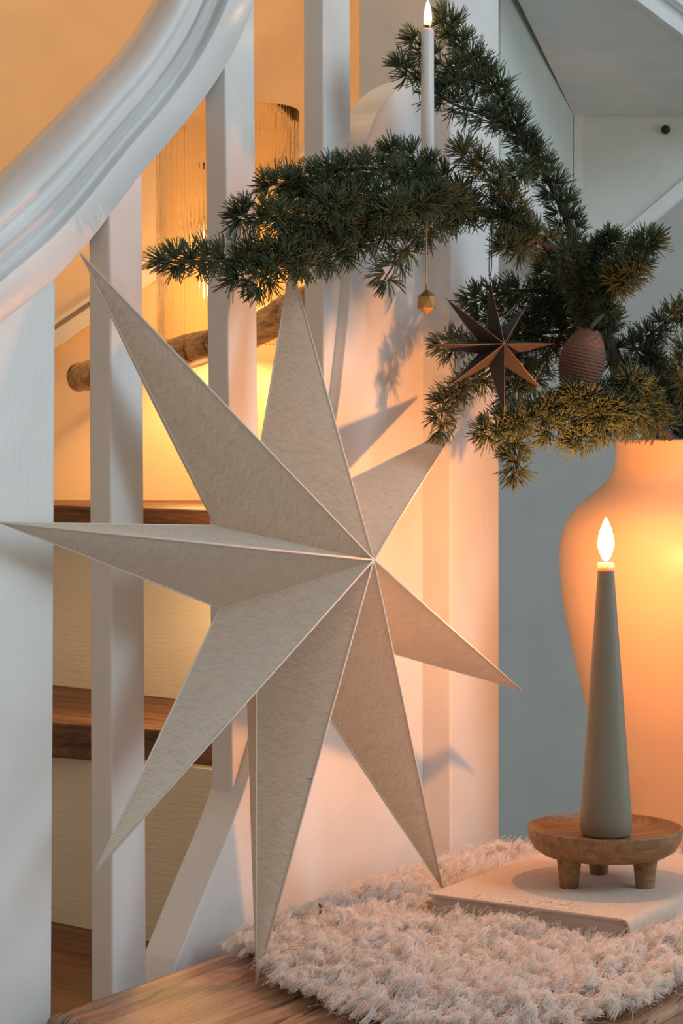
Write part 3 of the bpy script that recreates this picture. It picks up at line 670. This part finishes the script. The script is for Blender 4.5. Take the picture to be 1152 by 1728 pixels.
# ------------------------------------------------------------------ cedar branches
def needles(parent, path, rad, m, step=.0075, nn=30, ln=.0215, start=0.0, fwd=.35, tipn=36, up=.15, nr=.00058):
    path = np.array(path); seg = np.linalg.norm(np.diff(path, axis=0), axis=1); cum = np.concatenate([[0], np.cumsum(seg)]); Lt = cum[-1]
    T, U, B = frames(path); base, dirs, lens = [], [], []
    s = start*Lt; k = rng.uniform(0, 6)
    while s < Lt:
        i = min(np.searchsorted(cum, s), len(path)-1); c = path[i]; k += 2.4+rng.normal(0, .3)
        ax = U[i]*math.cos(k)+B[i]*math.sin(k); ax = ax+np.array([0, -.10, up])+T[i]*fwd; ax /= np.linalg.norm(ax)
        b = c+ax*(rad[i]+.0035)
        n_ = int(nn*rng.uniform(.75, 1.2)); d = rng.normal(0, 1, (n_, 3)); d /= np.linalg.norm(d, axis=1)[:, None]
        d = d*.80+ax*rng.uniform(.35, 1.1)+np.array([0, 0, .10]); d /= np.linalg.norm(d, axis=1)[:, None]
        base.append(b+d*.0008); dirs.append(d); lens.append(ln*rng.uniform(.7, 1.1, n_)*rng.uniform(.8, 1.12)); s += step*rng.uniform(.7, 1.3)
    d = rng.normal(0, 1, (tipn, 3)); d /= np.linalg.norm(d, axis=1)[:, None]; d = d*.75+T[-1]; d /= np.linalg.norm(d, axis=1)[:, None]
    base.append(path[-1]+d*.0008); dirs.append(d); lens.append(ln*rng.uniform(.65, 1, tipn))
    b = np.concatenate(base); d = np.concatenate(dirs); L = np.concatenate(lens)
    Tm = T.mean(0); bend = rng.normal(0, .12, b.shape)+Tm*.22
    def dn(x): return x/np.linalg.norm(x, axis=1)[:, None]
    mid = b+d*(L*.45)[:, None]; d2 = dn(d+bend); e1_ = mid+d2*(L*.42)[:, None]; end = e1_+dn(d2+bend)*(L*.13)[:, None]
    r_ = dn(np.cross(d, rng.normal(0, 1, d.shape))); q_ = np.cross(d, r_)
    n_ = len(b); V = np.empty((n_, 10, 3))
    for j in range(3):
        a_ = 2*math.pi*j/3; o_ = (r_*math.cos(a_)+q_*math.sin(a_)); V[:, j] = b+o_*nr*.8; V[:, 3+j] = mid+o_*nr; V[:, 6+j] = e1_+o_*nr*.85
    V[:, 9] = end
    off = (np.arange(n_)*10)[:, None]
    tri = np.array([[0, 1, 4, 3], [1, 2, 5, 4], [2, 0, 3, 5], [3, 4, 7, 6], [4, 5, 8, 7], [5, 3, 6, 8]]); t2 = np.array([[6, 7, 9], [7, 8, 9], [8, 6, 9]])
    q4 = (off[:, None]+tri[None]).reshape(-1, 4); q3 = (off[:, None]+t2[None]).reshape(-1, 3)
    me = bpy.data.meshes.new('needles'); me.vertices.add(n_*10); me.vertices.foreach_set('co', V.astype(np.float32).ravel())
    nl = q4.size+q3.size; me.loops.add(nl); me.loops.foreach_set('vertex_index', np.concatenate([q4.ravel(), q3.ravel()]).astype(np.int32))
    ls = np.concatenate([np.arange(len(q4))*4, q4.size+np.arange(len(q3))*3]).astype(np.int32); me.polygons.add(len(ls)); me.polygons.foreach_set('loop_start', ls)
    me.update(calc_edges=True); me.materials.append(m)
    o = bpy.data.objects.new('needles', me); S.collection.objects.link(o); o.parent = parent; o.matrix_parent_inverse = Matrix.Translation(parent.parent.location).inverted() @ Matrix.Identity(4) if parent.parent else Matrix.Identity(4)
    o.matrix_parent_inverse = (parent.matrix_parent_inverse).copy() if False else Matrix.Identity(4)
    tag(o, kind='stuff'); return o
def branch(label, main, twigs, group=None):
    """main, twigs: lists of (px, py, depth); radius in m"""
    root = empty('cedar_branch', W(*main[0][0]), label, 'branch')
    def grow(P, r0, r1, **kw):
        path = catmull([W(*p) for p in P], 8); rad = r1+(r0-r1)*(1-np.linspace(0, 1, len(path)))**1.7
        t_ = tube('twig', path, rad, M['bark'], 7, noise=.12); adopt(root, t_); needles(t_, path, rad, M['needle'], **kw); return t_
    P, r0, r1, kw = main; t0 = grow(P, r0, r1, **kw); 
    for P, r0, r1, kw in twigs: grow(P, r0, r1, **kw)
    return root
D = dict
# the long branch rising to the top of the picture
branch('cedar branch rising diagonally to the top behind the white taper candle',
 ([(1130, 790, 2.36), (1075, 690, 2.33), (1030, 600, 2.30), (990, 510, 2.28), (962, 440, 2.27), (962, 390, 2.27), (935, 325, 2.26), (900, 260, 2.25), (862, 205, 2.24), (838, 150, 2.23), (800, 100, 2.22), (762, 52, 2.21), (748, 28, 2.20)], .0085, .0010, D(start=.24, step=.0050, nn=38)),
 [([(872, 215, 2.24), (820, 195, 2.22), (770, 178, 2.20), (725, 150, 2.19), (690, 122, 2.18), (676, 112, 2.18)], .0022, .0008, D(step=.0062, nn=24)),
  ([(842, 150, 2.23), (800, 140, 2.21), (765, 120, 2.20), (730, 100, 2.19), (700, 65, 2.18)], .002, .0008, D(step=.0062, nn=24)),
  ([(965, 445, 2.27), (1000, 432, 2.25), (1030, 405, 2.22)], .002, .0009, D(step=.0045, nn=40, ln=.02)),
  ([(905, 262, 2.25), (880, 285, 2.22), (868, 300, 2.2)], .0016, .0008, D(step=.006, nn=24)),
  ([(800, 100, 2.22), (775, 120, 2.2), (752, 140, 2.19)], .0016, .0008, D(step=.006, nn=26)),
  ([(975, 470, 2.27), (1030, 470, 2.22), (1070, 430, 2.18), (1098, 408, 2.17)], .003, .001, D(start=.2, step=.0045, nn=40)),
  ([(1010, 470, 2.25), (1045, 475, 2.20), (1075, 448, 2.16)], .002, .001, D(step=.0045, nn=42)),
  ([(1015, 560, 2.28), (1030, 545, 2.25), (1025, 520, 2.23)], .0018, .001, D(step=.006, nn=26))])
# the arching branch that reaches over the star
branch('cedar branch arching left over the top of the linen star',
 ([(1070, 690, 2.34), (1020, 560, 2.28), (965, 450, 2.23), (925, 415, 2.21), (880, 385, 2.19), (830, 362, 2.18), (770, 352, 2.16), (700, 350, 2.12), (640, 365, 2.08), (580, 385, 2.04), (520, 405, 2.00), (460, 425, 1.95), (400, 438, 1.92), (340, 440, 1.88), (285, 442, 1.85)], .0075, .0009, D(start=.14, step=.0048, nn=28)),
 [([(880, 385, 2.19), (850, 330, 2.16), (820, 290, 2.14), (780, 255, 2.12)], .0022, .0009, D(step=.0055, nn=32)),
  ([(800, 355, 2.17), (750, 310, 2.14), (705, 275, 2.12), (660, 255, 2.11)], .0022, .0009, D(step=.0055, nn=30)),
  ([(740, 340, 2.14), (690, 300, 2.10), (620, 285, 2.06), (560, 290, 2.03), (510, 305, 2.00), (455, 312, 1.97)], .0026, .0009, D(step=.0050, nn=30)),
  ([(650, 345, 2.08), (590, 325, 2.05), (540, 330, 2.02), (500, 330, 2.0)], .0022, .0009, D(step=.0055, nn=28)),
  ([(700, 365, 2.10), (620, 370, 2.05), (550, 372, 2.01), (480, 368, 1.96), (405, 362, 1.92)], .0026, .0009, D(step=.0052, nn=30)),
  ([(670, 380, 2.10), (600, 415, 2.05), (545, 440, 2.01), (500, 450, 1.97)], .0022, .0009, D(step=.0052, nn=30)),
  ([(520, 405, 2.0), (480, 440, 1.95), (450, 465, 1.93), (438, 485, 1.92)], .0020, .0009, D(step=.0062, nn=22)),
  ([(470, 425, 1.96), (430, 455, 1.93), (400, 465, 1.91)], .0020, .0009, D(step=.007, nn=22)),
  ([(770, 365, 2.15), (735, 385, 2.12), (700, 405, 2.1), (670, 440, 2.09), (648, 472, 2.08)], .0020, .0008, D(step=.0062, nn=22)),
  ([(790, 350, 2.16), (740, 335, 2.10), (690, 350, 2.06), (645, 360, 2.04)], .0022, .0009, D(step=.0042, nn=42, fwd=.1)),
  ([(900, 400, 2.2), (870, 420, 2.17), (845, 415, 2.15)], .0020, .0008, D(step=.006, nn=30)),
  ([(600, 330, 2.05), (570, 345, 2.0), (540, 350, 1.98)], .0020, .0008, D(step=.005, nn=34))])
# the middle, shaded branch behind the paper star
branch('dark cedar branch hanging behind the brown paper star',
 ([(1100, 745, 2.40), (1045, 620, 2.36), (1000, 540, 2.33), (940, 500, 2.32), (880, 490, 2.30), (830, 500, 2.28), (790, 505, 2.26)], .006, .001, D(start=.45, step=.0055, nn=30)),
 [([(1010, 560, 2.34), (950, 560, 2.32), (880, 565, 2.29), (810, 580, 2.26), (745, 582, 2.24)], .0028, .0009, D(start=.1, step=.0055, nn=28)),
  ([(940, 500, 2.32), (900, 540, 2.30), (860, 590, 2.28), (820, 630, 2.26), (775, 660, 2.24), (750, 685, 2.23), (742, 725, 2.22)], .0028, .0009, D(step=.0048, nn=30)),
  ([(880, 590, 2.29), (868, 650, 2.27), (868, 710, 2.25), (868, 760, 2.24), (866, 800, 2.23)], .0026, .0009, D(step=.0048, nn=30)),
  ([(960, 510, 2.32), (950, 470, 2.31), (920, 455, 2.30)], .002, .0009, D(step=.005, nn=34)),
  ([(1000, 545, 2.33), (960, 540, 2.33), (920, 520, 2.32)], .002, .0009, D(step=.005, nn=34)),
  ([(880, 495, 2.3), (850, 530, 2.28), (810, 535, 2.27)], .002, .0009, D(step=.007, nn=22)),
  ([(950, 560, 2.32), (920, 600, 2.30), (900, 640, 2.28)], .002, .0009, D(step=.006, nn=28))])
# the candle-lit branch in front of the vase mouth
branch('candle-lit cedar branch reaching left low over the vase mouth',
 ([(1160, 775, 2.36), (1120, 725, 2.30), (1075, 680, 2.24), (1020, 668, 2.20), (960, 680, 2.17), (905, 700, 2.15), (860, 712, 2.13), (818, 730, 2.12)], .0055, .001, D(start=.2, step=.0042, nn=34)),
 [([(1075, 680, 2.24), (1035, 690, 2.19), (990, 672, 2.16), (965, 665, 2.15)], .0024, .0009, D(step=.0040, nn=40)),
  ([(1090, 700, 2.26), (1060, 712, 2.22), (1025, 718, 2.19), (985, 735, 2.18), (962, 742, 2.17)], .0024, .0009, D(step=.0045, nn=34)),
  ([(1100, 700, 2.27), (1080, 660, 2.22), (1060, 640, 2.19)], .0022, .0009, D(step=.0045, nn=36)),
  ([(960, 690, 2.17), (935, 720, 2.16), (925, 728, 2.15)], .0018, .0009, D(step=.006, nn=24)),
  ([(1040, 690, 2.2), (1010, 700, 2.17), (1000, 690, 2.16)], .0018, .0009, D(step=.0045, nn=36))])
# branch on the right edge
branch('cedar branch at the right edge above the vase',
 ([(1215, 775, 2.38), (1180, 720, 2.36), (1140, 670, 2.34), (1105, 620, 2.32), (1092, 575, 2.30), (1120, 548, 2.29), (1165, 520, 2.28), (1230, 500, 2.28)], .006, .001, D(start=.15, step=.0052, nn=32)),
 [([(1150, 680, 2.34), (1110, 665, 2.30), (1080, 640, 2.27)], .0024, .0009, D(step=.005, nn=30)),
  ([(1105, 620, 2.32), (1080, 600, 2.3), (1068, 582, 2.29)], .002, .0009, D(step=.006, nn=24)),
  ([(1180, 700, 2.35), (1150, 650, 2.28), (1150, 610, 2.26), (1165, 585, 2.26)], .0024, .0009, D(step=.005, nn=30)),
  ([(1200, 760, 2.38), (1150, 735, 2.42), (1105, 728, 2.44)], .0024, .0009, D(step=.005, nn=30)),
  ([(1230, 760, 2.38), (1180, 700, 2.44), (1150, 690, 2.46)], .0024, .0009, D(step=.005, nn=30))])

# ------------------------------------------------------------------ cone, ornaments, taper
pc = empty('pine_cone', W(982, 610, 2.17), 'closed barrel-shaped brown cedar cone hanging beside the paper star', 'cone')
CH, CR = .064, .0225
def cone_r(t_): return CR*(math.sin(math.pi*min(1, max(0, .10+t_*.84)))**.55)
core = lathe('cone_core', [(max(.001, cone_r(t_)*.93), (t_-.5)*CH) for t_ in np.linspace(0, 1, 16)], (0, 0, 0), M['cone'], 24, parent=pc)
v, f = [], []
for j in range(3):
    for i in range(9):
        a_ = (i/8-.5)*1.0; rr_ = 1.0+(-.03, .05, .075)[j]; dz_ = (.35, -.05, -.13)[j]*(1-.75*(abs(i/8-.5)*2)**2)
        v.append((rr_*math.cos(a_), rr_*math.sin(a_), dz_))
for j in range(2):
    for i in range(8): a_ = j*9+i; f.append((a_, a_+1, a_+10, a_+9))
sc0 = mesh_obj('scale', v, f, M['cone'], smooth=True); first = True
rows = 19; cnt = 0
for rI in range(rows):
    t_ = .04+.92*rI/(rows-1); r_ = cone_r(t_)
    nsc = max(5, int(round(14*r_/CR)))
    for k in range(nsc):
        o = sc0 if first else sc0.copy()
        if not first: S.collection.objects.link(o)
        first = False; o.parent = pc
        o.location = (0, 0, (t_-.5)*CH); o.rotation_euler = (0, 0, 2*math.pi*(k+.5*(rI % 2)+.17*rI)/nsc)
        o.scale = (r_, r_, .012); cnt += 1
pc.rotation_euler = (.05, .22, 0)
stk = tube('stalk', [Vector((0, 0, CH*.47)), Vector((.002, 0, CH*.6)), Vector((.012, .02, CH*.8))], [.003, .0025, .002], M['bark'], 8, parent=pc)

R2 = None
def euler_R(a_, b_, c_): return Matrix.Rotation(a_, 3, 'Z')@Matrix.Rotation(b_, 3, 'X')@Matrix.Rotation(c_, 3, 'Z')
SD = 2.10
Rp = euler_R(.388, 1.3884, .7913); npv = Rp@Vector((0, 0, 1)); Cp = W(851, 582, SD)
apx = bp(851, 580, Cp, npv); Cp2 = apx-npv*.0225
tp2 = [bp(a_, b_, Cp2, npv) for a_, b_ in [(888, 515), (826, 470), (752, 503), (722, 582), (757, 652), (851, 700), (914, 658), (935, 580)]]
ps = star2('paper_star', Cp2, Rp, tp2, .0225, .0225, .019, M['brown'], M['copper'], 'small dark brown eight-pointed star hanging on a cord from the cedar branch', 'ornament', .00028, False)
for dx in (-2, 2):
    c_ = tube('hanging_cord', [W(826, 470, SD), W(827+dx, 455, SD), W(828+dx, 400, SD+.01), W(829, 368, SD+.06)], .0006, M['cord'], 6)
    ps_inv = (Matrix.Translation(ps.location) @ ps.rotation_euler.to_matrix().to_4x4()).inverted(); c_.parent = ps; c_.matrix_parent_inverse = ps_inv
ob = empty('gold_ornament', W(719, 510, 2.07), 'small faceted gold nugget hanging on a golden thread in front of the panel', 'ornament')
bm = bmesh.new(); bmesh.ops.create_icosphere(bm, subdivisions=1, radius=1)
for v_ in bm.verts:
    j = Vector([random.uniform(-.14, .14) for _ in range(3)]); q = v_.co; rad_ = 1-.30*max(0, abs(q.z)-.25)
    v_.co = Vector((q.x*.0112*rad_+j.x*.010, q.y*.0105*rad_+j.y*.008, q.z*.0128+j.z*.006))
me = bpy.data.meshes.new('nugget'); bmesh.ops.bevel(bm, geom=list(bm.edges), offset=.0005, segments=1, affect='EDGES'); bm.to_mesh(me); bm.free(); me.materials.append(M['gold']); link(bpy.data.objects.new('nugget', me), ob)
th_ = tube('thread', [W(719, 490, 2.07), W(719, 430, 2.07), W(720, 372, 2.075), W(721, 345, 2.09)], .0009, M['goldthread'], 6); adopt(ob, th_)
TD = 2.17; tb = W(721, 288, TD); tt = W(721, 49, TD)
tap = empty('taper_candle', tb, 'slim white taper candle with a lit bulb flame standing on the arching branch', 'candle')
tbody = lathe('candle_body', [(.001, 0), (.0066, 0), (.0070, .001), (.0068, .06), (.0066, tt.z-tb.z-.0018), (.0056, tt.z-tb.z), (.001, tt.z-tb.z)], tb, M['wax_white'], 32)
tw = lathe('wick', [(.0012, 0), (.0015, .002), (.0026, .0035), (.0026, .0048), (.001, .005)], (tt.x, tt.y, tt.z-.0003), M['wick'], 16)
fl2 = lathe('flame', [(.0026, 0), (.0036, .0025), (.0041, .008), (.0037, .014), (.0026, .020), (.0012, .0245), (.0003, .0265)], (tt.x+.0004, tt.y, tt.z+.0032), M['led'], 24, auto=3)
clip = lathe('candle_clip', [(.0072, 0), (.0088, .001), (.0088, .012), (.0074, .013)], (tb.x, tb.y, tb.z-.004), M['iron'], 24)
cl2 = tube('clip_wire', [tb, tb+Vector((.004, .03, -.018)), W(735, 318, 2.145)], .0012, M['iron'], 6)
adopt(tap, tbody, tw, fl2, clip, cl2)
point('taper_flame_light', (tt.x, tt.y, tt.z+.013), .05, (1, .55, .25), .004)

bit = tube('bark_fragment', [hor(539, 1526, -.436), hor(542, 1533, -.437), hor(540, 1541, -.438)], [.0012, .0018, .0009], M['bark'], 6)
tag(bit, 'tiny dark bark fragment caught in the wool near the linen star', 'debris')
